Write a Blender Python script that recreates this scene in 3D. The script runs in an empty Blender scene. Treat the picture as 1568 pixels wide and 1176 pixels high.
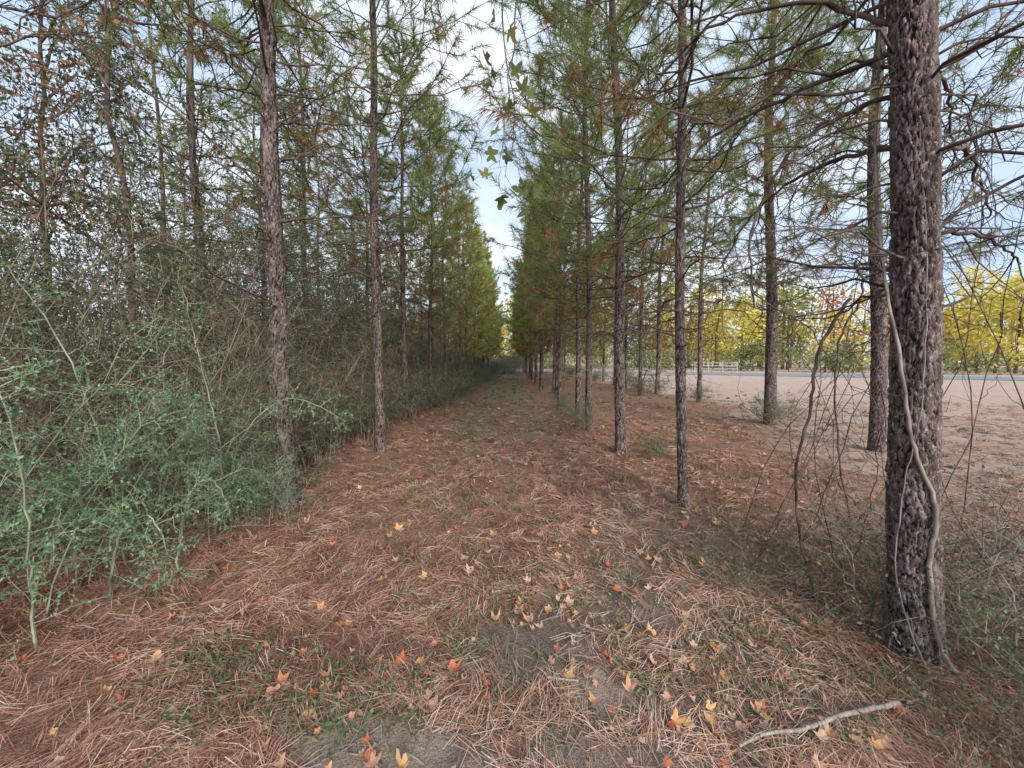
import bpy, math, numpy as np
from mathutils import Vector
sc=bpy.context.scene
R=np.random.default_rng(11)
def nrm(a): return a/np.maximum(np.linalg.norm(a,axis=-1,keepdims=True),1e-9)
def sst(a,b,x):
    t=np.clip((x-a)/(b-a),0,1); return t*t*(3-2*t)
def hsh(i,j,s=0):
    v=np.sin(i*127.1+j*311.7+s*74.7)*43758.5453
    return v-np.floor(v)
def vnoise(x,y,s=0):
    i=np.floor(x);j=np.floor(y);fx=x-i;fy=y-j
    fx=fx*fx*(3-2*fx);fy=fy*fy*(3-2*fy)
    a=hsh(i,j,s);b=hsh(i+1,j,s);c=hsh(i,j+1,s);d=hsh(i+1,j+1,s)
    return (a*(1-fx)+b*fx)*(1-fy)+(c*(1-fx)+d*fx)*fy
def fbm(x,y,s=0,o=4):
    r=0;a=.5;t=0
    for k in range(o):
        r=r+a*vnoise(x*2**k+k*7.3,y*2**k+k*3.1,s+k);t+=a;a*=.5
    return r/t
# ---------------- materials
def newmat(n):
    m=bpy.data.materials.new(n);m.use_nodes=True
    nt=m.node_tree;nt.nodes.clear()
    o=nt.nodes.new('ShaderNodeOutputMaterial')
    return m,nt,o
def ramp(nt,fac,stops):
    r=nt.nodes.new('ShaderNodeValToRGB')
    e=r.color_ramp.elements
    while len(e)<len(stops): e.new(.5)
    for k,(p,c) in enumerate(stops):
        e[k].position=p;e[k].color=(*c,1)
    nt.links.new(fac,r.inputs[0]);return r.outputs[0]
def attr(nt,n):
    a=nt.nodes.new('ShaderNodeAttribute');a.attribute_name=n;return a.outputs['Fac']
def noise(nt,scale,detail=4,rough=.6,vec=None,sc3=None):
    n=nt.nodes.new('ShaderNodeTexNoise');n.inputs['Scale'].default_value=scale
    n.inputs['Detail'].default_value=detail;n.inputs['Roughness'].default_value=rough
    tc=nt.nodes.new('ShaderNodeTexCoord');v=tc.outputs['Object']
    if sc3:
        mp=nt.nodes.new('ShaderNodeMapping');mp.inputs['Scale'].default_value=sc3
        nt.links.new(v,mp.inputs['Vector']);v=mp.outputs[0]
    nt.links.new(v,n.inputs['Vector']);return n.outputs['Fac']
def mix(nt,f,a,b,mode='MIX'):
    m=nt.nodes.new('ShaderNodeMix');m.data_type='RGBA';m.blend_type=mode
    for s,v in ((m.inputs[0],f),(m.inputs[6],a),(m.inputs[7],b)):
        if hasattr(v,'links') : nt.links.new(v,s)
        elif isinstance(v,tuple): s.default_value=(*v,1)
        else: s.default_value=v
    return m.outputs[2]
def math_(nt,op,a,b):
    m=nt.nodes.new('ShaderNodeMath');m.operation=op
    for s,v in ((m.inputs[0],a),(m.inputs[1],b)):
        if hasattr(v,'links'): nt.links.new(v,s)
        else: s.default_value=v
    return m.outputs[0]
def leafmat(name,stops,trans=.35,rough=.55):
    m,nt,o=newmat(name)
    col=ramp(nt,attr(nt,'tint'),stops)
    oi=nt.nodes.new('ShaderNodeObjectInfo')
    f=math_(nt,'MULTIPLY_ADD',oi.outputs['Random'],.4);f.node.inputs[2].default_value=.8
    hs=nt.nodes.new('ShaderNodeHueSaturation');nt.links.new(f,hs.inputs['Value']);nt.links.new(col,hs.inputs['Color'])
    col=hs.outputs[0]
    p=nt.nodes.new('ShaderNodeBsdfDiffuse')
    t=nt.nodes.new('ShaderNodeBsdfTranslucent')
    nt.links.new(col,p.inputs[0]);nt.links.new(col,t.inputs[0])
    ms=nt.nodes.new('ShaderNodeMixShader');ms.inputs[0].default_value=trans
    nt.links.new(p.outputs[0],ms.inputs[1]);nt.links.new(t.outputs[0],ms.inputs[2])
    nt.links.new(ms.outputs[0],o.inputs[0]);return m
def twigmat(name,c1,c2,scale=10):
    m,nt,o=newmat(name)
    col=ramp(nt,noise(nt,scale,1,.5),[(.35,c1),(.65,c2)])
    p=nt.nodes.new('ShaderNodeBsdfDiffuse');nt.links.new(col,p.inputs[0]);nt.links.new(p.outputs[0],o.inputs[0]);return m
def solid(name,c1,c2,scale=20,rough=.85,bump=.3,sc3=None):
    m,nt,o=newmat(name)
    n=noise(nt,scale,5,.65,sc3=sc3)
    col=ramp(nt,n,[(.3,c1),(.7,c2)])
    p=nt.nodes.new('ShaderNodeBsdfPrincipled');p.inputs['Roughness'].default_value=rough
    p.inputs['Specular IOR Level'].default_value=.25
    nt.links.new(col,p.inputs['Base Color'])
    b=nt.nodes.new('ShaderNodeBump');b.inputs['Strength'].default_value=bump;b.inputs['Distance'].default_value=.01
    nt.links.new(n,b.inputs['Height']);nt.links.new(b.outputs[0],p.inputs['Normal'])
    nt.links.new(p.outputs[0],o.inputs[0]);return m
def barkmat(far=False):
    m,nt,o=newmat('pine_bark_far' if far else 'pine_bark')
    cr=attr(nt,'tint')
    n1=noise(nt,13,3,.7,sc3=(1,1,.35));n2=noise(nt,70,3,.75,sc3=(1,1,.5))
    plate=ramp(nt,n1,[(.3,(.06,.044,.04)),(.5,(.125,.094,.088)),(.68,(.24,.197,.195))])
    plate=mix(nt,ramp(nt,n2,[(.53,(0,0,0)),(.64,(.8,.8,.8))]),plate,(.40,.35,.345))
    f=ramp(nt,cr,[(.12,(0,0,0)),(.55,(1,1,1))])
    col=mix(nt,f,(.018,.013,.012),plate)
    if far:
        p=nt.nodes.new('ShaderNodeBsdfDiffuse');nt.links.new(col,p.inputs[0])
    else:
        p=nt.nodes.new('ShaderNodeBsdfPrincipled');p.inputs['Roughness'].default_value=.9
        p.inputs['Specular IOR Level'].default_value=.2
        nt.links.new(col,p.inputs['Base Color'])
        b=nt.nodes.new('ShaderNodeBump');b.inputs['Strength'].default_value=.9;b.inputs['Distance'].default_value=.012
        nt.links.new(n2,b.inputs['Height']);nt.links.new(b.outputs[0],p.inputs['Normal'])
    nt.links.new(p.outputs[0],o.inputs[0]);return m
M_bark=barkmat();M_barkf=barkmat(True)
M_twig=twigmat('twig_bark',(.055,.042,.038),(.17,.135,.12))
M_greytwig=twigmat('grey_twig',(.15,.13,.12),(.36,.32,.295))
M_shtwig=twigmat('shrub_twig',(.105,.08,.062),(.31,.255,.205),5)
M_needle=leafmat('pine_needles',[(0,(.12,.165,.065)),(.5,(.24,.30,.115)),(1,(.42,.44,.19))],.42)
M_needleb=leafmat('dead_needles',[(0,(.23,.12,.065)),(1,(.46,.26,.14))],.3)
M_ylneedle=leafmat('yellow_pine_needles',[(0,(.24,.28,.09)),(.5,(.43,.46,.16)),(1,(.62,.60,.22))],.42)
M_shleaf=leafmat('shrub_leaves',[(0,(.075,.105,.055)),(.6,(.145,.19,.11)),(1,(.26,.30,.185))],.3)
M_privet=leafmat('privet_leaves',[(0,(.08,.16,.085)),(.6,(.155,.275,.155)),(1,(.28,.42,.25))],.3)
M_dkleaf=leafmat('dark_leaves',[(0,(.05,.065,.035)),(.7,(.10,.125,.065)),(1,(.20,.21,.11))],.25)
M_brleaf=leafmat('brown_leaves',[(0,(.18,.10,.065)),(.7,(.31,.18,.12)),(1,(.40,.26,.16))],.3)
M_greenstem=twigmat('green_stem',(.15,.17,.11),(.35,.39,.28),5)
# ---------------- mesh builder
class MB:
    def __init__(s): s.v=[];s.f=[];s.m=[];s.t=[];s.n=0
    def add(s,V,F,mat=0,tint=.5):
        V=np.asarray(V,float).reshape(-1,3);F=np.asarray(F,int)
        if len(V)==0: return
        s.v.append(V);s.f.append(F+s.n);s.m.append(np.full(len(F),mat))
        s.t.append(np.broadcast_to(np.asarray(tint,float),(len(V),)).copy());s.n+=len(V)
    def mesh(s,name,mats,smooth=True,extra=None):
        me=bpy.data.meshes.new(name)
        V=np.concatenate(s.v);me.vertices.add(len(V));me.vertices.foreach_set('co',V.astype(np.float32).ravel())
        L=np.concatenate([f.ravel() for f in s.f]);tot=np.concatenate([np.full(len(f),f.shape[1]) for f in s.f])
        me.loops.add(len(L));me.loops.foreach_set('vertex_index',L.astype(np.int32))
        st=np.concatenate([[0],np.cumsum(tot)[:-1]])
        me.polygons.add(len(tot));me.polygons.foreach_set('loop_start',st.astype(np.int32))
        me.polygons.foreach_set('material_index',np.concatenate(s.m).astype(np.int32))
        me.polygons.foreach_set('use_smooth',np.full(len(tot),smooth))
        for m in mats: me.materials.append(m)
        me.update(calc_edges=True)
        a=me.attributes.new('tint','FLOAT','POINT');a.data.foreach_set('value',np.concatenate(s.t).astype(np.float32))
        if extra:
            for k,v in extra.items():
                a=me.attributes.new(k,'FLOAT','POINT');a.data.foreach_set('value',v.astype(np.float32))
        return me
def put(name,me,loc=(0,0,0),rz=0,s=1,rot=None,parent=None):
    o=bpy.data.objects.new(name,me);o.location=loc
    o.rotation_euler=rot if rot else (0,0,rz)
    o.scale=(s,s,s) if np.isscalar(s) else s
    sc.collection.objects.link(o)
    if parent: o.parent=parent;o.location=Vector(loc)-parent.location
    return o
def tubes(P,Rd,k):
    T,n,_=P.shape
    tan=nrm(np.gradient(P,axis=1))
    mean=nrm(P[:,-1]-P[:,0]);vert=np.abs(mean[:,2])>.75
    ref=np.where(vert[:,None],np.array([1.,.1,.0]),np.array([.05,.1,1.]))[:,None,:]
    u=nrm(np.cross(tan,ref));v=np.cross(tan,u)
    a=2*np.pi*np.arange(k)/k
    V=P[:,:,None,:]+Rd[:,:,None,None]*(np.cos(a)[None,None,:,None]*u[:,:,None,:]+np.sin(a)[None,None,:,None]*v[:,:,None,:])
    idx=np.arange(T*n*k).reshape(T,n,k)
    a0=idx[:,:-1,:];b0=np.roll(idx,-1,2)[:,:-1,:];c0=np.roll(idx,-1,2)[:,1:,:];d0=idx[:,1:,:]
    return V.reshape(-1,3),np.stack([a0,b0,c0,d0],-1).reshape(-1,4)
def spawn(P,c,t0,t1,L,ang,rng,n=5,bias=(0,0,0),curl=(0,0,0),wig=.06,flat=0.,strat=True,angj=.25):
    B,m,_=P.shape
    t=(np.arange(c)+rng.uniform(0,1,(B,c)))/c if strat else rng.uniform(0,1,(B,c))
    t=t0+(t1-t0)*t
    x=np.clip(t*(m-1),0,m-1.001);i=x.astype(int);f=(x-i)[...,None]
    b=np.arange(B)[:,None]
    S=P[b,i]*(1-f)+P[b,i+1]*f;T=nrm(P[b,i+1]-P[b,i])
    r=rng.normal(size=(B,c,3));r[...,2]*=(1-flat)
    perp=nrm(r-(r*T).sum(-1,keepdims=True)*T)
    a=(ang*(1+rng.uniform(-angj,angj,(B,c))))[...,None]
    D=nrm(T*np.cos(a)+perp*np.sin(a)+np.array(bias))
    Lc=(L(t) if callable(L) else L)*rng.uniform(.55,1.15,(B,c))
    S=S.reshape(-1,3);D=D.reshape(-1,3);Lc=Lc.reshape(-1)
    s=np.linspace(0,1,n)[None,:,None]
    w=np.cumsum(rng.normal(size=(B*c,n,3))*wig,axis=1);w-=w[:,:1]
    Q=S[:,None]+Lc[:,None,None]*(D[:,None]*s+np.array(curl)*s*s+w*np.sqrt(s))
    return Q,Lc,t.reshape(-1)
def rad(Lc,n,r0,r1): return np.linspace(1,0,n)[None,:]*(r0-r1)+r1+0*Lc[:,None]
def needles(C,D,m,ln,w,rng,spread=.8,seg=.18,droop=.15):
    T=len(C);N=T*m
    C=np.repeat(C,m,0);Dd=np.repeat(D,m,0)
    r=nrm(rng.normal(size=(N,3)))
    d=nrm(Dd*rng.uniform(.2,1.1,(N,1))+r*spread)
    C=C-Dd*rng.uniform(0,seg,(N,1))
    l=ln*rng.uniform(.7,1.15,(N,1))
    s=nrm(np.cross(d,nrm(rng.normal(size=(N,3)))))*w*.62
    tip=C+d*l;tip[:,2]-=droop*l[:,0]
    V=np.stack([C-s,C+s,tip],1).reshape(-1,3)
    return V,np.arange(N*3).reshape(N,3)
def leaves(C,D,ln,wd,rng,flat=.0):
    N=len(C)
    l=(ln*rng.uniform(.6,1.2,N))[:,None]
    nn=rng.normal(size=(N,3));nn[:,2]+=flat
    s=nrm(np.cross(D,nn));u=np.cross(s,D)
    V=np.stack([C,C+D*l*.45+s*l*wd*.5+u*l*.06,C+D*l-u*l*.05,C+D*l*.45-s*l*wd*.5+u*l*.06],1).reshape(-1,3)
    return V,np.arange(N*4).reshape(N,4)
def sample(P,c,rng,t0=.1):
    B,m,_=P.shape
    t=rng.uniform(t0,1,(B,c));x=np.clip(t*(m-1),0,m-1.001);i=x.astype(int);f=(x-i)[...,None];b=np.arange(B)[:,None]
    S=P[b,i]*(1-f)+P[b,i+1]*f;T=nrm(P[b,i+1]-P[b,i]);return S.reshape(-1,3),T.reshape(-1,3)
def curve(pts,n=24,jit=.0,seed=0):
    pts=np.array(pts,float);t=np.linspace(0,len(pts)-1,n);i=np.clip(t.astype(int),0,len(pts)-2);f=(t-i)[:,None]
    p0=pts[np.maximum(i-1,0)];p1=pts[i];p2=pts[i+1];p3=pts[np.minimum(i+2,len(pts)-1)]
    q=.5*((2*p1)+(-p0+p2)*f+(2*p0-5*p1+4*p2-p3)*f**2+(-p0+3*p1-3*p2+p3)*f**3)
    return q+np.random.default_rng(seed).normal(size=q.shape)*jit
# ---------------- trunk with plated bark
def worley(u,v,Nu,seed):
    iu=np.floor(u);iv=np.floor(v)
    F1=np.full(u.shape,9.);F2=np.full(u.shape,9.);ID=np.zeros(u.shape)
    for du in(-1,0,1):
        for dv in(-1,0,1):
            ci=iu+du;cj=iv+dv;cm=np.mod(ci,Nu)
            px=ci+.05+.9*hsh(cm,cj,seed);py=cj+.05+.9*hsh(cm,cj,seed+5)
            d=np.maximum(np.abs(u-px),np.abs(v-py))*.6+.4*np.sqrt((u-px)**2+(v-py)**2)
            nearer=d<F1
            F2=np.where(nearer,F1,np.minimum(F2,d));ID=np.where(nearer,hsh(cm,cj,seed+9),ID);F1=np.minimum(F1,d)
    return F2-F1,ID
def trunk(mb,H,r0,k,dz,lean,seed,zdet=99,flare=.25,wob=.05,cell=.035):
    z1=np.arange(-.15,min(H,zdet),dz);z2=np.arange(min(H,zdet),H+.01,.4) if zdet<H else np.array([])
    z=np.concatenate([z1,z2]);n=len(z)
    th=2*np.pi*np.arange(k)/k
    rr=r0*(1-np.clip(z,0,H)/H*.93)**.8*(1+flare*np.exp(-np.clip(z,0,9)/.18))+.004
    cx=lean[0]*z+wob*np.sin(z*.9+seed)*z/3*.6;cy=lean[1]*z+wob*np.cos(z*.8+seed*2)*z/3*.6
    TH,Z=np.meshgrid(th,z)
    Nu=max(6,int(2*np.pi*r0/cell))
    u=TH/(2*np.pi)*Nu+1.6*(fbm(np.sin(TH)*4+9,Z*16+np.cos(TH)*4,seed,3)-.5)
    v=Z/(cell*3.)+2.0*(fbm(np.cos(TH)*5+3,Z*12+np.sin(TH)*5,seed+2,3)-.5)
    cr,idv=worley(u,v,Nu,seed)
    lump=vnoise(np.sin(TH)*1.5+5,Z*3+np.cos(TH),seed+3)-.5
    fine=fbm(np.sin(TH)*14+50,Z*50+np.cos(TH)*14,seed+8,3)-.5
    amp=cell*.40
    sm=np.minimum(1,rr[:,None]/.05)
    hgt=sst(0,.25,cr)*(.45+.9*idv)
    Rr=rr[:,None]*(1+.10*lump)+amp*(hgt-.6)*sm+cell*.42*fine*sm
    V=np.stack([cx[:,None]+Rr*np.cos(TH),cy[:,None]+Rr*np.sin(TH),Z],-1).reshape(-1,3)
    idx=np.arange(n*k).reshape(n,k);a=idx[:-1];b=np.roll(idx,-1,1)[:-1];c=np.roll(idx,-1,1)[1:];d=idx[1:]
    mb.add(V,np.stack([a,b,c,d],-1).reshape(-1,4),0,(sst(0,.22,cr)*(.35+.75*idv)+.7*fine).clip(0,1).ravel())
    return lambda q:(np.stack([np.interp(q,z,cx),np.interp(q,z,cy),q],-1),np.interp(q,z,rr))
def pine(seed,H=11,r0=.09,hb=3.,lean=(0,0),k=14,dz=.08,zdet=99,nn=30,nw=.0045,nl=.19,Lmax=1.7,dead=1.3,brown=.12,
         mats=None,cell=.035,whorl=.46,dlen=1.,deadstart=1.3,flare=.25,dens=1.,azr=None,ns=5,nb=5):
    rng=np.random.default_rng(seed);mb=MB()
    cf=trunk(mb,H,r0,k,dz,lean,seed,zdet,cell=cell,flare=flare)
    zs=np.arange(hb,H-.25,whorl)
    z=np.repeat(zs,nb)+rng.uniform(-.12,.12,len(zs)*nb)
    az=np.repeat(rng.uniform(0,6.28,len(zs)),nb)+np.tile(np.arange(nb)*6.283/nb,len(zs))+rng.uniform(-.4,.4,len(z))
    q=(z-hb)/(H-hb);L=Lmax*np.minimum(1,.75+.9*q)*(1-q)**.7*rng.uniform(.6,1.15,len(z))+.3
    el=np.radians(5+35*q+rng.uniform(-12,12,len(z)))
    def mk(z,az,L,el,curl,n=7,wg=.03):
        c,r=cf(z);s=np.linspace(0,1,n)[None,:]
        w=np.cumsum(rng.normal(size=(len(z),n,3))*wg,axis=1);w-=w[:,:1]
        h=L[:,None]*np.cos(el)[:,None]*s;v=L[:,None]*(np.sin(el)[:,None]*s+curl*s*s)
        P=np.stack([np.cos(az)[:,None]*h,np.sin(az)[:,None]*h,v],-1)+c[:,None]+w*L[:,None,None]
        return P
    P=mk(z,az,L,el,.22)
    V,F=tubes(P,rad(L,7,.011,.003)*(.6+L[:,None]*.35),4);mb.add(V,F,1)
    S,Ls,_=spawn(P,ns,.3,.97,1,.8,rng,n=4,bias=(0,0,.25),flat=.7,wig=.04)
    par=np.repeat(L,ns);S=S[:,:1]+(S-S[:,:1])*(par*.36+.1)[:,None,None]
    V,F=tubes(S,rad(Ls,4,.005,.0022),3);mb.add(V,F,1)
    tipC=np.concatenate([P[:,-1],S[:,-1],S[:,2],P[:,5]]);tipD=nrm(np.concatenate([P[:,-1]-P[:,-2],S[:,-1]-S[:,-2],S[:,2]-S[:,1],P[:,5]-P[:,4]]))
    keep=rng.uniform(size=len(tipC))<dens*.9
    hgt=tipC[:,2]
    isb=rng.uniform(size=len(tipC))<brown*(1+2.5*np.clip((hb+1.4-hgt)/1.4,0,1))
    for sel,mt in((keep&~isb,2),(keep&isb,3)):
        C=tipC[sel];D=tipD[sel]
        if len(C)==0: continue
        V,F=needles(C,D,nn,nl,nw,rng,spread=.75,seg=.22,droop=.12 if mt==2 else .6)
        tt=np.clip(rng.normal(.45,.25,len(C)),0,1)
        mb.add(V,F,mt,np.repeat(tt,nn*3)*.75+np.repeat(rng.uniform(0,.25,len(C)*nn),3))
    nd=int((hb+1.2-deadstart)/.42*5*dead)
    z=rng.uniform(deadstart,hb+1.2,nd);az=rng.uniform(0,6.28,nd) if azr is None else rng.uniform(azr[0],azr[1],nd)
    L=rng.uniform(.25,1.35,nd)*dlen*(.6+.4*z/hb)
    el=np.radians(rng.uniform(-12,35,nd));P=mk(z,az,L,el,-.2,wg=.05)
    V,F=tubes(P,rad(L,7,.009,.002)*(.6+L[:,None]*.4),4);mb.add(V,F,1)
    S,Ls,_=spawn(P,4,.2,.98,.34,.9,rng,n=5,bias=(0,0,-.1),wig=.1);V,F=tubes(S,rad(Ls,5,.0032,.0012),3);mb.add(V,F,1)
    S2,Ls2,_=spawn(S,2,.2,.9,.17,.9,rng,n=4,wig=.12);V,F=tubes(S2,rad(Ls2,4,.002,.001),3);mb.add(V,F,1)
    return mb.mesh('pine_tree',mats or [M_bark,M_twig,M_needle,M_needleb])
# ---------------- ground
def gz(x,y):
    near=np.exp(-((x/9.)**2+((y-3)/12.)**2))
    return (fbm(x*.9,y*.9,3)-.5)*.10*near+(fbm(x*7,y*7,9,3)-.5)*.035*near+.10*sst(-1.6,-3.2,x)*near
def f_field(x,y): return sst(-.9,1.1,x-np.minimum(2.7+.34*y,6.6)+2.2*(fbm(x*.6,y*.6,21)-.5))*sst(-4,3,y+10)
def blob(x,y,cx,cy,rx,ry): return sst(1.25,.55,np.sqrt(((x-cx)/rx)**2+((y-cy)/ry)**2)+.7*(fbm(x*4,y*4,5)-.5))
def f_sand(x,y): return np.maximum.reduce([.75*blob(x,y,-.55,1.33,.33,.15),.9*blob(x,y,.40,1.60,.16,.12),.3*blob(x,y,.1,1.2,.7,.2),.3*blob(x,y,.0,2.25,.3,.2)])
def f_soil(x,y): return np.maximum.reduce([.85*blob(x,y,.1,1.85,.55,.32),.75*blob(x,y,1.0,2.2,.9,.7),.9*blob(x,y,.8,1.4,1.0,.4),.5*blob(x,y,1.3,3.2,.8,.9),.85*blob(x,y,-.45,1.32,.55,.27)])
def f_green(x,y):
    t=sst(.75,.25,np.abs(x+.1+.01*y-.55))+sst(.7,.2,np.abs(x+.1+.01*y+.65))
    return np.clip(t,0,1)*sst(3.5,10,y)*sst(.3,.6,fbm(x*1.3,y*.5,31)+.12)
def axis(lo,hi,c,n,k):
    t=np.linspace(-1,1,n);s=np.sinh(k*t)/np.sinh(k)
    return np.where(s<0,c+s*(c-lo),c+s*(hi-c))
gx=axis(-300,300,0,420,7.2);gy=axis(-60,700,2.2,480,7.)
X,Y=np.meshgrid(gx,gy);Z=gz(X,Y)
mb=MB();idx=np.arange(X.size).reshape(X.shape)
mb.add(np.stack([X,Y,Z],-1).reshape(-1,3),np.stack([idx[:-1,:-1],idx[:-1,1:],idx[1:,1:],idx[1:,:-1]],-1).reshape(-1,4))
m,nt,o=newmat('ground_litter')
na=noise(nt,3,4,.7);nb=noise(nt,45,4,.75);nc=noise(nt,.7,3,.6);nd_=noise(nt,150,2,.7)
lit=ramp(nt,nb,[(.32,(.11,.058,.043)),(.5,(.30,.165,.12)),(.68,(.50,.335,.255))])
lit=mix(nt,ramp(nt,na,[(.42,(0,0,0)),(.62,(.55,.55,.55))]),lit,(.22,.145,.105))
fld=ramp(nt,nb,[(.3,(.27,.20,.165)),(.5,(.47,.375,.325)),(.7,(.62,.52,.46))])
fld=mix(nt,ramp(nt,nc,[(.4,(0,0,0)),(.65,(.6,.6,.6))]),fld,(.44,.295,.235))
fld=mix(nt,ramp(nt,na,[(.5,(0,0,0)),(.7,(.45,.45,.45))]),fld,(.28,.24,.17))
col=mix(nt,attr(nt,'field'),lit,fld)
col=mix(nt,math_(nt,'MULTIPLY',attr(nt,'green'),ramp(nt,na,[(.35,(.25,.25,.25)),(.6,(1,1,1))])),col,(.21,.22,.125))
soil=ramp(nt,nd_,[(.3,(.095,.08,.072)),(.7,(.32,.265,.24))])
col=mix(nt,attr(nt,'soil'),col,soil)
sand=ramp(nt,nd_,[(.3,(.28,.215,.18)),(.7,(.47,.38,.33))])
col=mix(nt,attr(nt,'sand'),col,sand)
p=nt.nodes.new('ShaderNodeBsdfDiffuse')
nt.links.new(col,p.inputs[0])
b=nt.nodes.new('ShaderNodeBump');b.inputs['Strength'].default_value=.9;b.inputs['Distance'].default_value=.03
nt.links.new(nb,b.inputs['Height']);nt.links.new(b.outputs[0],p.inputs['Normal']);nt.links.new(p.outputs[0],o.inputs[0])
xr,yr=X.ravel(),Y.ravel()
put('ground',mb.mesh('ground',[m],extra=dict(field=f_field(xr,yr),green=f_green(xr,yr),soil=f_soil(xr,yr),sand=f_sand(xr,yr))))
# ---------------- pine straw on ground
def ribbons(Px,Py,ang,l,w,rng,lift=.02):
    N=len(Px);s=np.linspace(-.5,.5,3);cv=rng.normal(size=N)*.18
    d=np.stack([np.cos(ang),np.sin(ang)],-1);nn=np.stack([-d[:,1],d[:,0]],-1)
    ctr=np.stack([Px,Py],-1)[:,None]+d[:,None]*(s[None,:,None]*l[:,None,None])+nn[:,None]*(cv[:,None]*(s*s)[None]*4*l[:,None]*.25)[...,None]
    z=gz(ctr[...,0],ctr[...,1])+.003+rng.uniform(0,lift,N)[:,None]+rng.normal(size=(N,3))*lift*.35
    z=np.maximum(z,gz(ctr[...,0],ctr[...,1])+.001)
    ww=w[:,None]*np.array([1,1,.5])[None]
    A=np.concatenate([ctr-nn[:,None]*ww[...,None]*.5,(z)[...,None]],-1);B=np.concatenate([ctr+nn[:,None]*ww[...,None]*.5,(z+ww*.3)[...,None]],-1)
    V=np.stack([A,B],2).reshape(-1,3);b=np.arange(N)[:,None]*6
    F=np.concatenate([b+np.array([0,1,3,2]),b+np.array([2,3,5,4])]);return V,F
rng=np.random.default_rng(3)
nf=54000
y=np.exp(rng.uniform(np.log(1.05),np.log(13),nf));x=rng.uniform(-1.5,1.6,nf)*(y+.25)
dn=1-.85*np.clip(f_sand(x,y),0,1)-.8*f_soil(x,y)-.45*f_field(x,y)-.35*f_green(x,y)
dn*=.22+1.25*sst(.34,.6,fbm(x*1.6,y*1.6,41))
k=(rng.uniform(size=nf)<dn)&(x>-5);x=x[k];y=y[k];nf=len(x)
a=6.28*fbm(x*1.1,y*1.1,51)*2+rng.normal(size=nf)*1.2
x3=np.repeat(x,3)+rng.normal(size=nf*3)*.012;y3=np.repeat(y,3)+rng.normal(size=nf*3)*.012;a3=np.repeat(a,3)+rng.normal(size=nf*3)*.13
V,F=ribbons(x3,y3,a3,rng.uniform(.09,.19,nf*3),.0012+.0008*y3,rng,.03)
t=np.repeat(np.clip(rng.normal(.42,.32,nf),0,1),3)+.25*f_soil(x3,y3);t=np.clip(t,0,1)
mb=MB();mb.add(V,F,0,np.repeat(t,6))
M_straw=leafmat('pine_straw',[(0,(.125,.062,.046)),(.4,(.36,.19,.135)),(.75,(.51,.32,.245)),(1,(.62,.48,.40))],.1)
put('pine_straw',mb.mesh('pine_straw',[M_straw],False))
# ---------------- fallen leaves
def star(N,pos,size,rng,lobes=5,normal=None,curl=.25,notch=.62):
    K=lobes*4
    base=np.array([.22,.78,1.,.78]*lobes)
    mult=np.ones(K)
    for j in range(lobes): mult[j*4+1:j*4+4]*=[.72,1.,1.12,1.,.72][j] if lobes==5 else 1
    ph=np.linspace(0,2*np.pi,K,endpoint=False)
    base=np.where(np.arange(K)%4==0,notch,base);base[0]=.12
    r=base*mult
    bx=np.sin(ph+np.pi)*r;by=np.cos(ph+np.pi)*r
    V=np.zeros((N,K+1,3));V[:,1:,0]=bx;V[:,1:,1]=by
    V[:,1:]*=rng.uniform(.75,1.18,(N,K,1))
    rr=(V[...,0]**2+V[...,1]**2);c1=rng.normal(size=(N,1))*curl+curl;c2=rng.normal(size=(N,1))*curl
    V[...,2]=rr*c1+V[...,0]*V[...,1]*c2+np.abs(V[...,0])*.2
    V*=size[:,None,None]
    a=rng.uniform(0,6.28,N);ca,sa=np.cos(a)[:,None],np.sin(a)[:,None]
    x=V[...,0]*ca-V[...,1]*sa;y=V[...,0]*sa+V[...,1]*ca;V=np.stack([x,y,V[...,2]],-1)
    if normal is None: normal=nrm(np.stack([rng.normal(size=N)*.3,rng.normal(size=N)*.3,np.ones(N)],-1))
    u=nrm(np.cross(normal,np.array([.1,1,.05])));w=np.cross(normal,u)
    V=V[...,:1]*u[:,None]+V[...,1:2]*w[:,None]+V[...,2:]*normal[:,None]+pos[:,None]
    i=np.arange(K);T=np.stack([0*i,i+1,(i+1)%K+1],-1)
    return V.reshape(-1,3),(np.arange(N)[:,None,None]*(K+1)+T[None]).reshape(-1,3),K+1
rng=np.random.default_rng(15);N=1500
y=np.exp(rng.uniform(np.log(1.2),np.log(12),N));x=rng.normal(.35,.75,N)*(y+.3)
k=(x>-2.7)&(x<5)&(rng.uniform(size=N)<.22+1.1*sst(.42,.62,fbm(x*1.8+4,y*1.8,88)));x,y=x[k],y[k];N=len(x)
sz=(.015+.022*rng.uniform(size=N)**1.6)*(1+.05*y);z=gz(x,y)+.024
V,F,K=star(N,np.stack([x,y,z],-1),sz,rng,curl=.4)
mb=MB();mb.add(V,F,0,np.repeat(rng.uniform(0,1,N),K))
M_fall=leafmat('autumn_leaf',[(0,(.48,.13,.07)),(.15,(.56,.24,.13)),(.3,(.62,.40,.20)),(.5,(.54,.31,.22)),(.8,(.62,.43,.33)),(1,(.32,.17,.11))],.15)
put('fallen_leaves',mb.mesh('fallen_leaves',[M_fall]))
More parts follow.
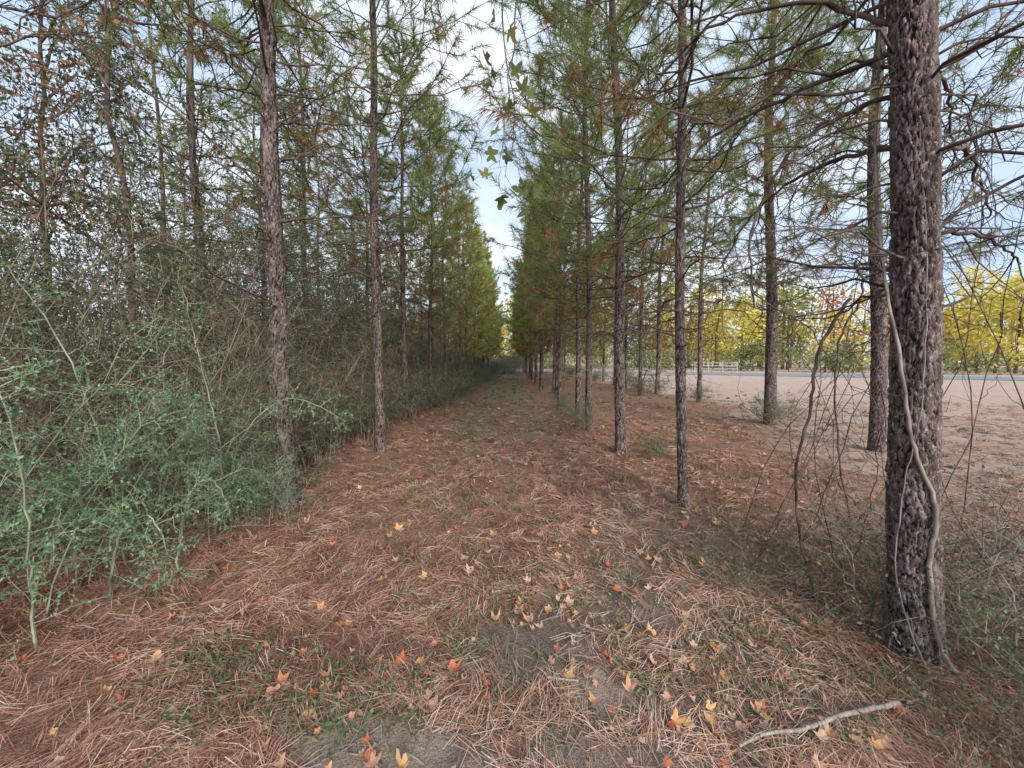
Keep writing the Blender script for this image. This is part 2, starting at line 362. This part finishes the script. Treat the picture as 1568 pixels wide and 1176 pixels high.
# ---------------- weeds and grass
rng=np.random.default_rng(8);mb=MB()
N=2200;y=np.exp(rng.uniform(np.log(1.3),np.log(45),N));x=rng.uniform(-1.1,1.5,N)*np.minimum(y,6+.02*y)*.9
p_=.16+.6*sst(.48,.66,fbm(x*1.7,y*1.2,61))+.6*f_green(x,y)-.3*f_field(x,y)
k=(rng.uniform(size=N)<p_)&(x>-2.6);x,y=x[k],y[k];N=len(x);m_=16
c=np.repeat(np.stack([x,y,gz(x,y)],-1),m_,0);spr=rng.normal(size=(N*m_,3))*np.array([.045,.045,0])*(1+.05*c[:,1:2])
h=rng.uniform(0,.06,N*m_)
C=c+spr;C[:,2]+=.01+h;D=nrm(rng.normal(size=(N*m_,3))*np.array([1,1,.4])+np.array([0,0,.35]))
V,F=leaves(C,D,.022+.0016*np.repeat(y,m_),.6,rng,1.5);mb.add(V,F,0,np.repeat(np.repeat(rng.uniform(0,1,N),m_),4))
M_weed=leafmat('weed_leaves',[(0,(.08,.12,.055)),(.6,(.14,.20,.095)),(1,(.27,.30,.165))],.3)
N=3200;y=np.exp(rng.uniform(np.log(1.3),np.log(45),N));x=rng.uniform(-1.1,1.5,N)*np.minimum(y,7)
p_=.12+.6*sst(.48,.7,fbm(x*1.3,y*1.3,66))+.9*f_green(x,y)
k=(rng.uniform(size=N)<p_)&(x>-2.6);x,y=x[k],y[k];N=len(x);m_=14
C=np.repeat(np.stack([x,y,gz(x,y)],-1),m_,0)+rng.normal(size=(N*m_,3))*np.array([.04,.04,0])
D=nrm(rng.normal(size=(N*m_,3))*np.array([.8,.8,.2])+np.array([0,0,.7]))
yy=np.repeat(y,m_);l=rng.uniform(.05,.13,N*m_);s=nrm(np.cross(D,rng.normal(size=D.shape)))*(.0012+.0009*yy)[:,None]
mid=C+D*l[:,None]*.6;tip=C+D*l[:,None];tip[:,2]-=l*.2
V=np.stack([C-s,C+s,mid+s*.7,tip,mid-s*.7],1).reshape(-1,3);F=np.arange(len(C)*5).reshape(-1,5)
mb.add(V,F,1,np.repeat(np.repeat(rng.uniform(0,1,N),m_),5))
M_grass=leafmat('dry_grass',[(0,(.14,.17,.09)),(.5,(.25,.26,.16)),(1,(.44,.36,.27))],.25)
put('grass_and_weeds',mb.mesh('grass',[M_weed,M_grass],False))
rng=np.random.default_rng(9);N=900;y=np.exp(rng.uniform(np.log(1.2),np.log(10),N));x=rng.uniform(-1.2,1.5,N)*y
l=rng.uniform(.04,.25,N);a=rng.uniform(0,6.28,N);s=np.linspace(-.5,.5,4)
P=np.stack([x[:,None]+np.cos(a)[:,None]*l[:,None]*s,y[:,None]+np.sin(a)[:,None]*l[:,None]*s],-1)+rng.normal(size=(N,4,2))*.006
P=np.concatenate([P,(gz(P[...,0],P[...,1])+.012)[...,None]],-1)
V,F=tubes(P,rad(l,4,.003,.0015)*(1+.1*y[:,None]),4);mb=MB();mb.add(V,F);put('twig_litter',mb.mesh('twig_litter',[M_greytwig]))
M_stick=solid('weathered_stick',(.14,.115,.10),(.42,.37,.335),25,sc3=(3,1,1))
mb=MB();P=curve([(.86,1.31,.035),(1.0,1.35,.045),(1.15,1.36,.05),(1.32,1.41,.05),(1.62,1.46,.06)],30,.002)[None]
V,F=tubes(P,rad(np.ones(1),30,.005,.010),8);mb.add(V,F)
Q,Lq,_=spawn(P,6,.1,.7,.14,.7,R,n=4);V,F=tubes(Q,rad(Lq,4,.003,.001),4);mb.add(V,F)
put('fallen_stick',mb.mesh('fallen_stick',[M_stick]))
mb=MB();P=curve([(.16,1.62,.03),(.22,1.61,.035),(.30,1.60,.03)],8,.002)[None];V,F=tubes(P,rad(np.ones(1),8,.006,.005),6);mb.add(V,F);put('fallen_stick',mb.mesh('stick2',[M_stick]))
# ---------------- near pines
near=[(2.06,1.80,.090,(-.085,.0),11,3.2,101),(-2.25,3.61,.078,(-.0,.0),11.5,4.0,102),(-2.09,5.80,.068,(.0,0),11,3.2,103),
 (1.76,3.70,.046,(-.04,.01),9.5,2.9,104),(1.73,5.80,.076,(-.03,0),11.5,2.7,105),(1.62,7.68,.066,(-.02,0),11,2.6,106),
 (5.97,8.46,.12,(-.045,0),12,2.7,107),(6.02,6.01,.10,(-.06,0),12,3.0,108)]
npines=[]
for i,(x,y,r,ln,H,hb,sd) in enumerate(near):
    big=i==0
    me=pine(sd,H,r,hb,ln,k=(130 if big else 52),dz=(.009 if big else .022),zdet=(4.6 if big else 6.5),nn=38,nw=.005 if i in(0,1,3) else .007,
        cell=.024 if big else .024,dead=(2.0 if big else 1.4),dlen=(1.35 if big else 1.15),deadstart=(1.7 if big else 1.6),Lmax=1.85,
        azr=(-1.2,3.3) if big else None,dens=.8 if i==1 else 1.05)
    npines.append(put('pine_tree',me,(x,y,float(gz(np.array(x),np.array(y))))))
def limbs(name,parent,paths,r0,r1,seed,c=(9,5),l=(.55,.3),bias=(0,0,-.15)):
    rg=np.random.default_rng(seed);mb=MB();P=np.array([curve(p_,26,.006,seed+i) for i,p_ in enumerate(paths)])
    V,F=tubes(P,rad(np.ones(len(P)),26,r0,r1),6);mb.add(V,F)
    A,La,_=spawn(P,c[0],.1,1,l[0],.85,rg,n=8,bias=bias,curl=(0,0,-.2),wig=.07);V,F=tubes(A,rad(La,8,.0042,.0014),4);mb.add(V,F)
    B,Lb,_=spawn(A,c[1],.15,1,l[1],.9,rg,n=5,wig=.1);V,F=tubes(B,rad(Lb,5,.002,.0009),3);mb.add(V,F)
    me=mb.mesh(name,[M_twig]);put(name,me,(0,0,0),parent=parent)
limbs('dead_limbs',npines[0],[[(1.85,1.8,2.74),(1.65,1.95,2.72),(1.45,2.0,2.58),(1.33,2.1,2.2),(1.40,2.15,1.8)],
 [(1.83,1.8,3.0),(1.5,2.0,3.3),(1.1,2.2,3.35),(.85,2.4,3.15)],
 [(1.84,1.8,2.95),(1.6,2.2,3.0),(1.25,2.5,2.9),(1.05,2.6,2.55),(1.0,2.6,2.2)],
 [(1.92,1.8,2.05),(2.15,1.85,2.12),(2.4,1.9,2.10),(2.7,2.0,2.0)],
 [(1.9,1.8,2.4),(2.2,1.9,2.55),(2.55,2.1,2.5),(2.9,2.3,2.35)],
 [(1.87,1.8,2.75),(2.2,2.0,2.95),(2.6,2.3,3.0),(3.0,2.6,2.8)],
 [(1.88,1.8,2.5),(1.75,2.2,2.6),(1.65,2.6,2.5),(1.6,2.9,2.2)]],.013,.004,70,c=(10,4))
limbs('dead_limbs',npines[1],[[(-2.25,3.6,3.0),(-2.8,3.45,3.55),(-3.4,3.3,3.95),(-4.1,3.2,4.4)],
 [(-2.25,3.6,2.75),(-2.75,3.4,3.0),(-3.2,3.2,3.6),(-3.6,3.1,4.2)],
 [(-2.2,3.6,3.7),(-1.85,3.65,3.72),(-1.45,3.7,3.74),(-1.05,3.7,3.7)],
 [(-2.2,3.6,2.8),(-1.85,3.6,2.84),(-1.45,3.65,2.85),(-1.1,3.65,2.70)],
 [(-2.25,3.6,3.3),(-2.6,3.9,3.5),(-3.1,4.2,3.9),(-3.5,4.3,4.4)]],.013,.004,80)
# ---------------- pine variants
farm=[M_barkf,M_twig,M_needle,M_needleb]
var=[pine(200+i,H=10.+R.uniform(-1,1.5),r0=.07+.008*(i%3),hb=2.3+.35*(i%4),k=14,dz=.08,zdet=5,nn=22,nw=.012,brown=.12+.05*(i%3),dead=.9,lean=(R.uniform(-.02,.02),0),Lmax=1.6,mats=farm) for i in range(5)]
spa=[pine(220+i,H=10.5,r0=.065,hb=3.4+.4*i,k=10,dz=.12,zdet=5,nn=22,nw=.013,brown=.2,dead=.8,Lmax=1.6,mats=farm,ns=4,nb=4,whorl=.55) for i in range(2)]
vary=[pine(300+i,H=10,r0=.085,hb=1.9+.4*i,k=8,dz=.3,nn=16,nw=.028,nl=.26,Lmax=1.75,mats=[M_barkf,M_twig,M_ylneedle,M_needleb],dead=.5) for i in range(2)]
rng=np.random.default_rng(21)
def plant(x,y,vs,s=None):
    put('pine_tree',vs[rng.integers(len(vs))],(x,y,-.02),rng.uniform(0,6.28),s or rng.uniform(.85,1.12))
y=9.5
while y<48:
    plant(1.72-.008*y+rng.normal()*.15,y,var if y<18 or rng.uniform()<.2 else vary);y+=rng.uniform(1.7,2.5)*(1 if y<30 else 1.4)
for (x,y) in [(6.6,13),(5.35,15.4),(6.3,16)]: plant(x,y,var)
y=18.5
while y<48: plant(6.1+rng.normal()*.3,y,var if rng.uniform()<.5 else vary);y+=rng.uniform(3.,4.2)
y=8.9
while y<48: plant(-2.5+.002*y+rng.normal()*.15,y,(spa if rng.uniform()<.4 else var) if y<20 else (vary if rng.uniform()<.6 else var));y+=rng.uniform(2.4,3.4)*(1 if y<30 else 1.4)
for xr_,st in ((-5.4,3.8),(-8.6,4.6),(-13,6)):
    y=6.5 if xr_>-6 else rng.uniform(3,5)
    while y<44: plant(xr_+rng.normal()*.5,y,spa,rng.uniform(.95,1.2));y+=rng.uniform(.8,1.25)*st
# ---------------- shrubs
def shrub(seed,H=3.2,W=1.3,ns=14,c1=11,c2=5,nl=9,ll=.024,wd=.5,mats=None,l1=.75,l2=.28,r=.009,up=.25,name='shrub',wv=.03,wig=.06):
    rng=np.random.default_rng(seed);mb=MB()
    base=np.zeros((ns,3));base[:,:2]=rng.normal(size=(ns,2))*W*.25;base[:,2]=-.05
    out=nrm(rng.normal(size=(ns,3))*np.array([1,1,0]))*W*rng.uniform(.3,1,(ns,1));hh=H*rng.uniform(.5,1.05,ns)
    s=np.linspace(0,1,9)[None,:,None]
    P=base[:,None]+out[:,None]*s**1.6+np.array([0,0,1.])*hh[:,None,None]*(s-.12*s**3)+np.cumsum(rng.normal(size=(ns,9,3))*wv,1)*H*.5*s
    V,F=tubes(P,rad(hh,9,r,r*.3),5);mb.add(V,F,0)
    A,La,_=spawn(P,c1,.12,1,lambda t:l1*(1.15-.6*t),.95,rng,n=6,bias=(0,0,up),curl=(0,0,-.2),wig=wig)
    V,F=tubes(A,rad(La,6,r*.42,r*.16),3);mb.add(V,F,0)
    B_,Lb,_=spawn(A,c2,.15,1,l2,.95,rng,n=3,bias=(0,0,.1),wig=.09)
    V,F=tubes(B_,rad(Lb,3,r*.2,r*.1),3);mb.add(V,F,0)
    C,T=sample(B_,nl,rng)
    D=nrm(T*.6+nrm(rng.normal(size=C.shape)))
    V,F=leaves(C,D,ll,wd,rng,.8);t=np.repeat(np.clip(rng.normal(.45,.28,len(C)),0,1),4);mb.add(V,F,1,t)
    return mb.mesh(name,mats or [M_shtwig,M_shleaf],False)
tall=[shrub(400+i,4.2+.3*i,1.6,14,12,5,9 if i<3 else 4,.038,.55) for i in range(4)]
low=[shrub(420+i,1.35,1.0,15,9,5,8,.034,.45,l1=.45,l2=.2,r=.006) for i in range(3)]
twiggy=[shrub(430+i,2.8,1.3,18,10,4,3,.028,.5,l1=.8,r=.007,wv=.05,wig=.1) for i in range(2)]
privet=[shrub(440+i,2.3,1.2,8,17,6,8,.024,.6,mats=[M_greenstem,M_privet],l1=.45,l2=.17,r=.0055,up=.05,wv=.04,wig=.08) for i in range(3)]
gy_=[shrub(450,1.6,1.3,14,8,5,8,.07,.4,mats=[M_greytwig,leafmat('silver_leaves',[(0,(.25,.27,.20)),(1,(.52,.54,.44))])],r=.008)]
def ps(n,v,x,y,s): put(n,v[rng.integers(len(v))],(x,y,float(gz(np.array(x),np.array(y)))),rng.uniform(0,6.28),s)
def edge(y): return -3.3+.55*sst(5,16,y)
y=1.4
while y<46:
    e=edge(y)
    ps('thicket_shrub',tall,e-.5+rng.normal()*.2,y,rng.uniform(.65,.95)*(1 if y<20 else .7))
    ps('thicket_shrub',tall,e-1.8+rng.normal()*.3,y+rng.normal()*.3,rng.uniform(.9,1.25)*(1 if y<16 else .75))
    if y<22: ps('thicket_shrub',tall,e-3.6+rng.normal()*.3,y+.4,rng.uniform(1.1,1.4))
    y+=rng.uniform(.85,1.15)*(1+.035*y)
y=4.8
while y<40: ps('low_shrub',low,edge(y)+.25+rng.normal()*.15+.35*sst(6,12,y),y,rng.uniform(.7,1.2));y+=rng.uniform(.6,.95)*(1+.02*y)
for x,y,s in [(-3.0,2.3,.8),(-3.3,3.2,.95),(-3.0,4.2,.85),(-2.85,5.1,.8),(-3.9,2.2,1),(-2.75,6.3,.7),(-4.2,1.2,1.1),(-2.8,3.6,.8),(-2.75,7.5,.8)]: ps('bare_shrub',twiggy,x,y,s)
for x,y,s in [(-2.95,2.2,.8),(-2.5,3.4,.6),(-3.1,1.7,.85),(-2.9,3.9,.75),(-3.3,1.1,.9),(-2.1,3.25,.4),(-2.75,2.6,.7),(-2.6,2.9,.5)]: ps('privet_shrub',privet,x,y,s)
# long arching privet shoots in front of the thicket
def shoots(paths,seed):
    for i,p_ in enumerate(paths):
        rg=np.random.default_rng(seed+i);mb=MB();P=curve(p_,26,.004,seed+i)[None]
        V,F=tubes(P,rad(np.ones(1),26,.0075,.0022),6);mb.add(V,F,0)
        A,La,_=spawn(P,30,.08,1,lambda t:.36*(1.1-.7*t),1.25,rg,n=5,bias=(0,0,.05),wig=.04,angj=.12);V,F=tubes(A,rad(La,5,.0024,.0011),4);mb.add(V,F,0)
        B,Lb,_=spawn(A,4,.25,1,.09,1.1,rg,n=3,wig=.05);V,F=tubes(B,rad(Lb,3,.0011,.0007),3);mb.add(V,F,0)
        C,T=sample(A,11,rg,.15);C2,T2=sample(B,6,rg);C=np.concatenate([C,C2]);T=np.concatenate([T,T2])
        V,F=leaves(C,nrm(T*.7+nrm(rg.normal(size=C.shape))),.021,.6,rg,1.);mb.add(V,F,1,np.repeat(np.clip(rg.normal(.6,.25,len(C)),0,1),4))
        put('privet_shoot',mb.mesh('privet_shoot',[M_greenstem,M_privet],False))
shoots([[(-2.45,2.95,0),(-2.36,2.95,.7),(-2.42,2.9,1.4),(-2.5,2.85,2.05)],
 [(-2.42,1.78,0),(-2.36,1.75,.5),(-2.30,1.7,1.0),(-2.33,1.65,1.5)],
 [(-2.35,2.5,0),(-2.2,2.45,.55),(-1.95,2.35,.72),(-1.75,2.25,.55)],
 [(-2.6,3.2,0),(-2.4,3.25,.8),(-2.0,3.3,1.15),(-1.5,3.3,.95)],
 [(-2.7,2.5,0),(-2.75,2.45,.9),(-2.85,2.35,1.6),(-3.1,2.3,2.1)],
 [(-2.5,2.2,0),(-2.35,2.15,.45),(-2.05,2.05,.6),(-1.85,1.95,.35)]],900)
for x,y,s in [(-1.3,38,1.3),(-.4,39,1.3),(.4,40,1.4),(-2,37,1.2),(-.8,41,1.6),(.1,42,1.6)]: ps('silver_shrub',gy_,x,y,s)
for x,y,s in [(1.35,7.6,.5),(1.5,8.9,.55),(5.8,8.3,.6),(6.3,8.7,.6),(5.3,15.2,.7),(6.6,12.8,.6),(1.55,11,.5),(2.2,5.6,.35),(6.3,16,.7)]: ps('low_shrub',low,x,y,s)
y=17
while y<46: ps('low_shrub',low,6+rng.normal()*.6,y,rng.uniform(.5,.9));y+=2
br=[shrub(460+i,.75,.9,12,7,4,5,.026,.55,l1=.4,l2=.18,r=.0038,wv=.06) for i in range(2)]
dd=[shrub(470+i,1.0,1.0,9,6,3,1,.03,.55,l1=.5,l2=.3,r=.0042,mats=[M_greytwig,M_brleaf],wv=.09,wig=.1) for i in range(2)]
for x,y,s in [(1.8,2.2,.7),(2.15,1.5,.8),(2.55,2.1,.9),(2.3,1.15,.75),(2.9,1.6,.9),(2.0,2.7,.6),(3.2,2.6,.7),(1.5,2.4,.45),(1.85,1.25,.5)]: ps('bramble',br,x,y,s)
for x,y,s in [(2.35,2.1,.9),(2.75,1.7,1.1),(3.2,2.2,1.1),(2.4,1.35,.8),(2.6,2.6,1.1)]: ps('dead_shrub',dd,x,y,s)
# ---------------- broadleaf trees over left
def broad(seed,H=7,r0=.07,mats=None,ll=.05,c=(13,8,5,7),lean=(0,0),name='oak_tree',tb=.25,l1=2.2):
    rng=np.random.default_rng(seed);mb=MB();s=np.linspace(0,1,14)[:,None]
    P=(np.array([lean[0],lean[1],1.])*H*s+np.cumsum(rng.normal(size=(14,3))*.05,0)*s)[None]
    V,F=tubes(P,rad(np.ones(1),14,r0,.012),10);mb.add(V,F,0)
    A,La,_=spawn(P,c[0],tb,1,lambda t:l1*(1.25-.8*t),1.0,rng,n=8,bias=(0,0,.3),wig=.06)
    V,F=tubes(A,rad(La,8,.018,.004),5);mb.add(V,F,0)
    B_,Lb,_=spawn(A,c[1],.2,1,.75,.8,rng,n=6,bias=(0,0,.1),wig=.08);V,F=tubes(B_,rad(Lb,6,.006,.002),4);mb.add(V,F,0)
    C_,Lc,_=spawn(B_,c[2],.2,1,.3,.8,rng,n=4,wig=.08);V,F=tubes(C_,rad(Lc,4,.0028,.0012),3);mb.add(V,F,0)
    Cc,T=sample(C_,c[3],rng);V,F=leaves(Cc,nrm(T*.6+nrm(rng.normal(size=Cc.shape))),ll,.5,rng,.6)
    mb.add(V,F,1,np.repeat(np.clip(rng.normal(.45,.3,len(Cc)),0,1),4));return mb.mesh(name,mats)
ok=[broad(500+i,7.,.045,[M_twig,M_dkleaf],.052) for i in range(2)]
bw=[broad(510,6.5,.045,[M_twig,M_brleaf],.06,c=(13,8,5,7))]
for x,y,s in [(-4.4,4.3,.95),(-5.0,7.5,1.05),(-6.8,5.5,1.1)]: ps('oak_tree',ok,x,y,s)
for x,y,s in [(-4.7,2.8,1.0),(-6.5,3.4,1.15)]: ps('brown_oak_tree',bw,x,y,s)
# ---------------- sweetgum with overhanging twig
mb=MB();rg=np.random.default_rng(31)
P=curve([(.9,-1.6,-.1),(.92,-1.5,1.5),(.85,-1.3,3.0),(.7,-.9,4.4),(.6,-.7,5.5)],24,.01)[None];V,F=tubes(P,rad(np.ones(1),24,.07,.02),12);mb.add(V,F,0)
L1=np.array([curve([(.8,-1.15,3.5),(.55,-.3,3.95),(.3,.7,4.0),(.15,1.4,3.7),(.04,1.7,3.2),(-.02,1.82,2.7),(-.06,1.85,2.4)],30,.006),
 curve([(.78,-1.15,3.4),(.5,.1,4.0),(.2,1.2,4.0),(0,1.8,3.6),(-.05,2.0,3.2),(.02,2.05,2.8),(-.04,2.1,2.5)],30,.006,2)])
V,F=tubes(L1,rad(np.ones(2),30,.010,.0011),6);mb.add(V,F,0)
A,La,_=spawn(L1,12,.62,1,.2,.9,rg,n=5,bias=(0,0,-.2));V,F=tubes(A,rad(La,5,.0014,.0007),4);mb.add(V,F,0)
C=A[:,-1]+0;N=len(C)
V,F,K=star(N,C,rg.uniform(.035,.06,N),rg,normal=nrm(rg.normal(size=(N,3))+np.array([0,-.9,.3])),curl=.2,notch=.5)
mb.add(V,F,1,np.repeat(rg.uniform(0,1,N)**1.5,K))
M_gum=leafmat('sweetgum_leaf',[(0,(.09,.12,.05)),(.7,(.15,.18,.08)),(1,(.32,.27,.09))],.35)
put('sweetgum_tree',mb.mesh('sweetgum_tree',[M_twig,M_gum]))
# ---------------- vines on right tree
mb=MB();tx=lambda z:2.06-.085*z
def ontr(a,z,off=.014):
    r=.090*(1-z/11*.93)**.8*(1+.25*math.exp(-z/.18))+off;return (tx(z)+r*math.cos(a),1.80+r*math.sin(a),z)
af=math.atan2(-1.8,-2.06)
P=curve([(2.1,1.60,.0),ontr(af+.75,.15,.025),ontr(af+.6,.5),ontr(af+.85,.8,.02),ontr(af+.1,1.1),ontr(af-.3,1.5),ontr(af-.9,1.9,.02),ontr(af-1.5,2.4,.03),ontr(af-1.9,3.2)],60,.002)[None]
V,F=tubes(P,rad(np.ones(1),60,.011,.005),8);mb.add(V,F)
P=curve([(1.95,1.62,0),ontr(af-.5,.4,.02),ontr(af-.2,.9),ontr(af+.4,1.3,.02),ontr(af+.7,2.),ontr(af+.4,2.8),ontr(af+.9,3.5)],50,.002)[None]
V,F=tubes(P,rad(np.ones(1),50,.0035,.0025),6);mb.add(V,F)
put('climbing_vine',mb.mesh('vine',[M_greytwig]))
mb=MB();rg=np.random.default_rng(41);Ps=[];NV=22
for i in range(NV):
    b0=np.array([rg.uniform(1.6,3.0),rg.uniform(1.9,3.0),0.]);top=np.array([rg.uniform(1.6,2.9),rg.uniform(1.9,3.0),rg.uniform(.9,3.2)])
    mid=(b0+top)/2+rg.normal(size=3)*np.array([.3,.2,.1]);e=top+np.array([rg.normal()*.4,rg.normal()*.2,-rg.uniform(.2,.8)])
    Ps.append(curve([b0,mid,top,e],22,.008,i))
P=np.array(Ps);V,F=tubes(P,rad(np.ones(NV),22,.0036,.0014),5);mb.add(V,F)
A,La,_=spawn(P,7,.15,1,.4,.8,rg,n=6,curl=(0,0,-.3),wig=.1);V,F=tubes(A,rad(La,6,.0018,.0009),3);mb.add(V,F)
put('dead_vine_tangle',mb.mesh('tangle',[M_twig]))
mb=MB();P=np.array([curve([(1.88,2.2,0),(1.72,2.2,.7),(1.75,2.15,1.25),(1.82,2.2,1.55),(1.98,2.2,1.85)],30,.004),curve([(3.0,3.2,.1),(2.75,3.1,.9),(2.68,3.05,1.6),(2.9,3.1,2.05),(2.82,3.1,2.3)],30,.006)])
V,F=tubes(P,rad(np.ones(2),30,.006,.010),7);mb.add(V,F);put('hanging_dead_branch',mb.mesh('hang',[M_twig]))
# ---------------- road
def road_strip(name,c0,c1,off,w,z,mat):
    c0=np.array(c0,float);c1=np.array(c1,float);d=(c1-c0);L=np.linalg.norm(d);d/=L;n_=np.array([-d[1],d[0]])
    mb=MB()
    q=[c0+n_*(off-w/2),c1+n_*(off-w/2),c1+n_*(off+w/2),c0+n_*(off+w/2)]
    mb.add([(p[0],p[1],z) for p in q],[[0,1,2,3]])
    return put(name,mb.mesh(name,[mat]))
asph=solid('asphalt',(.15,.18,.225),(.23,.27,.325),4,.8,.1);white=solid('white_paint',(.65,.65,.65),(.8,.8,.8),8)
yel=solid('yellow_paint',(.55,.38,.06),(.65,.46,.08),8)
c0,c1=(96,-4),(-60,86)
rd=road_strip('road',c0,c1,0,8,.03,asph)
for nme,of,mt in(('edge_line_near',3.6,white),('edge_line_far',-3.6,white),('centre_line_a',.12,yel),('centre_line_b',-.12,yel)):
    q=road_strip(nme,c0,c1,of,.14,.036,mt);q.parent=rd
def boxm(mb,c,s,mat=0,bev=.0):
    c=np.array(c);s=np.array(s)/2
    v=np.array([[x,y,z] for x in(-1,1) for y in(-1,1) for z in(-1,1)])*s+c
    mb.add(v,[[0,1,3,2],[4,6,7,5],[0,4,5,1],[2,3,7,6],[0,2,6,4],[1,5,7,3]],mat)
mb=MB()
for i in range(4): boxm(mb,(i*1.5,0,.6),(.10,.10,1.2))
for z in(.4,.75,1.1): boxm(mb,(2.25,.072,z),(4.6,.03,.09))
put('rail_fence',mb.mesh('fence',[solid('weathered_white_paint',(.30,.29,.28),(.50,.49,.47),8)],False),(26.5,43.5,0),math.radians(150))
wood=solid('weathered_wood',(.16,.13,.11),(.34,.29,.25),6,sc3=(1,8,8))
mb=MB()
for i in range(5): boxm(mb,(0,-.3+i*.15,.75),(1.8,.135,.04))
for sy in(-.68,.68):
    for j in(0,1): boxm(mb,(0,sy+(j-.5)*.145,.45),(1.8,.135,.04))
for sx in(-.6,.6):
    boxm(mb,(sx,0,.405),(.05,1.6,.045));boxm(mb,(sx,0,.70),(.05,.7,.05))
    for sg in(-1,1):
        P=np.array([[[sx+.05,sg*.25,.72],[sx+.05,sg*.62,0]]]);V,F=tubes(P,np.full((1,2),.045),4);mb.add(V,F)
put('picnic_table',mb.mesh('picnic_table',[wood],False),(9.9,25.5,0),.3)
# ---------------- distant tree mass
def mass(name,trees,mats,seed,leaf=.4,nc=30,nlf=22,tk=None):
    rng=np.random.default_rng(seed);mb=MB()
    for (x,y,h,w,t0,mi) in trees:
        P=np.array([[[x,y,-.2],[x+rng.normal()*.2,y,h*.5],[x+rng.normal()*.3,y,h*.92]]]);V,F=tubes(P,np.array([[.2,.13,.04]])*h/12,6);mb.add(V,F,0)
        q=rng.uniform(0,1,nc);ph=rng.uniform(0,6.28,nc);rr=w*np.sqrt(rng.uniform(0,1,nc))*(1-.75*q**1.6)
        C=np.stack([x+np.cos(ph)*rr,y+np.sin(ph)*rr,h*(.12+.86*q)],-1)
        Cl=np.repeat(C,nlf,0)+rng.normal(size=(nc*nlf,3))*np.array([.55,.55,.38])*w*.38
        D=nrm(rng.normal(size=Cl.shape)+np.array([0,0,.3]));V,F=leaves(Cl,D,leaf,.6,rng,.5)
        t=np.repeat(np.clip(t0+rng.normal(size=nc)*.2,0,1),nlf)+rng.normal(size=nc*nlf)*.1
        mb.add(V,F,mi,np.repeat(np.clip(t,0,1),4))
    return put(name,mb.mesh(name,mats,False))
M_yel=leafmat('yellow_autumn_leaves',[(0,(.30,.31,.08)),(.5,(.66,.57,.13)),(1,(.90,.75,.20))],.4)
M_org=leafmat('orange_autumn_leaves',[(0,(.40,.19,.07)),(.5,(.64,.35,.14)),(1,(.74,.50,.22))],.4)
M_far=leafmat('far_green_leaves',[(0,(.12,.155,.075)),(.5,(.24,.27,.13)),(1,(.40,.41,.21))],.35)
rg=np.random.default_rng(77);T=[]
d=nrm(np.array([-156.,90.]));n_=np.array([.5,.866])
for i in range(170):
    s=rg.uniform(0,190);off=rg.uniform(14,42)
    p=np.array([96.,-4.])+d*s+n_*off
    t=rg.uniform();mi=1 if t<.55 else (2 if t<.7 else 3)
    if s<75 and mi==3: mi=1
    T.append((p[0],p[1],rg.uniform(8,15)*(1.05 if s<70 else 1),rg.uniform(2.8,4.6),rg.uniform(.3,.8),mi))
mass('distant_trees',T,[M_twig,M_yel,M_org,M_far],1,leaf=.6)
T=[]
for i in range(130):
    s=rg.uniform(0,190);p=np.array([96.,-4.])+d*s+n_*rg.uniform(9,14);T.append((p[0],p[1],rg.uniform(1.8,3.6),rg.uniform(1.8,2.8),rg.uniform(.3,.8),1))
mass('distant_brush',T,[M_twig,M_far],2,leaf=.36,nc=16,nlf=18)
T=[]
for i in range(45):
    T.append((rg.uniform(-60,-20),rg.uniform(-8,75),rg.uniform(6,9.5),rg.uniform(2.2,3.6),rg.uniform(.3,.8),1))
mass('distant_forest',T,[M_twig,M_far],3,leaf=.5)
# ---------------- world, sun, camera
w=bpy.data.worlds.new('World');sc.world=w;w.use_nodes=True;nt=w.node_tree;nt.nodes.clear()
out=nt.nodes.new('ShaderNodeOutputWorld');bg=nt.nodes.new('ShaderNodeBackground');sky=nt.nodes.new('ShaderNodeTexSky')
sky.sky_type='NISHITA';sky.sun_disc=False
EL=math.radians(28);AZ=math.radians(158)
sky.sun_elevation=EL;sky.sun_rotation=AZ;sky.air_density=1.;sky.dust_density=1.5
tc=nt.nodes.new('ShaderNodeTexCoord');mp=nt.nodes.new('ShaderNodeMapping');mp.inputs['Scale'].default_value=(1.2,1.2,3)
nt.links.new(tc.outputs['Generated'],mp.inputs[0]);nz=nt.nodes.new('ShaderNodeTexNoise');nz.inputs['Scale'].default_value=1.6;nz.inputs['Detail'].default_value=4
nt.links.new(mp.outputs[0],nz.inputs['Vector'])
cf=ramp(nt,nz.outputs['Fac'],[(.36,(.8,.8,.8)),(.66,(.96,.96,.96))])
cc=ramp(nt,nz.outputs['Fac'],[(.36,(.52,.67,.90)),(.62,(.88,.94,1.0))])
cs=mix(nt,1.0,cc,(9.0,9.0,9.0),'MULTIPLY')
col=mix(nt,cf,sky.outputs[0],cs)
nt.links.new(col,bg.inputs[0]);bg.inputs[1].default_value=.15;nt.links.new(bg.outputs[0],out.inputs[0])
sl=bpy.data.lights.new('sun','SUN');sl.energy=4.4;sl.angle=math.radians(24);sl.color=(1,.91,.80)
so=bpy.data.objects.new('sun',sl);sc.collection.objects.link(so)
dv=Vector((math.sin(AZ)*math.cos(EL),math.cos(AZ)*math.cos(EL),math.sin(EL)))
so.rotation_euler=dv.to_track_quat('Z','Y').to_euler();so.location=(0,0,30)
cam=bpy.data.cameras.new('camera');cam.lens=13;cam.sensor_width=36;cam.clip_start=.05;cam.clip_end=2000
co=bpy.data.objects.new('camera',cam);sc.collection.objects.link(co);co.location=(0,0,1.5);co.rotation_euler=(math.radians(90-3.8),0,0)
sc.camera=co
sc.view_settings.view_transform='Standard';sc.view_settings.look='None';sc.view_settings.exposure=0
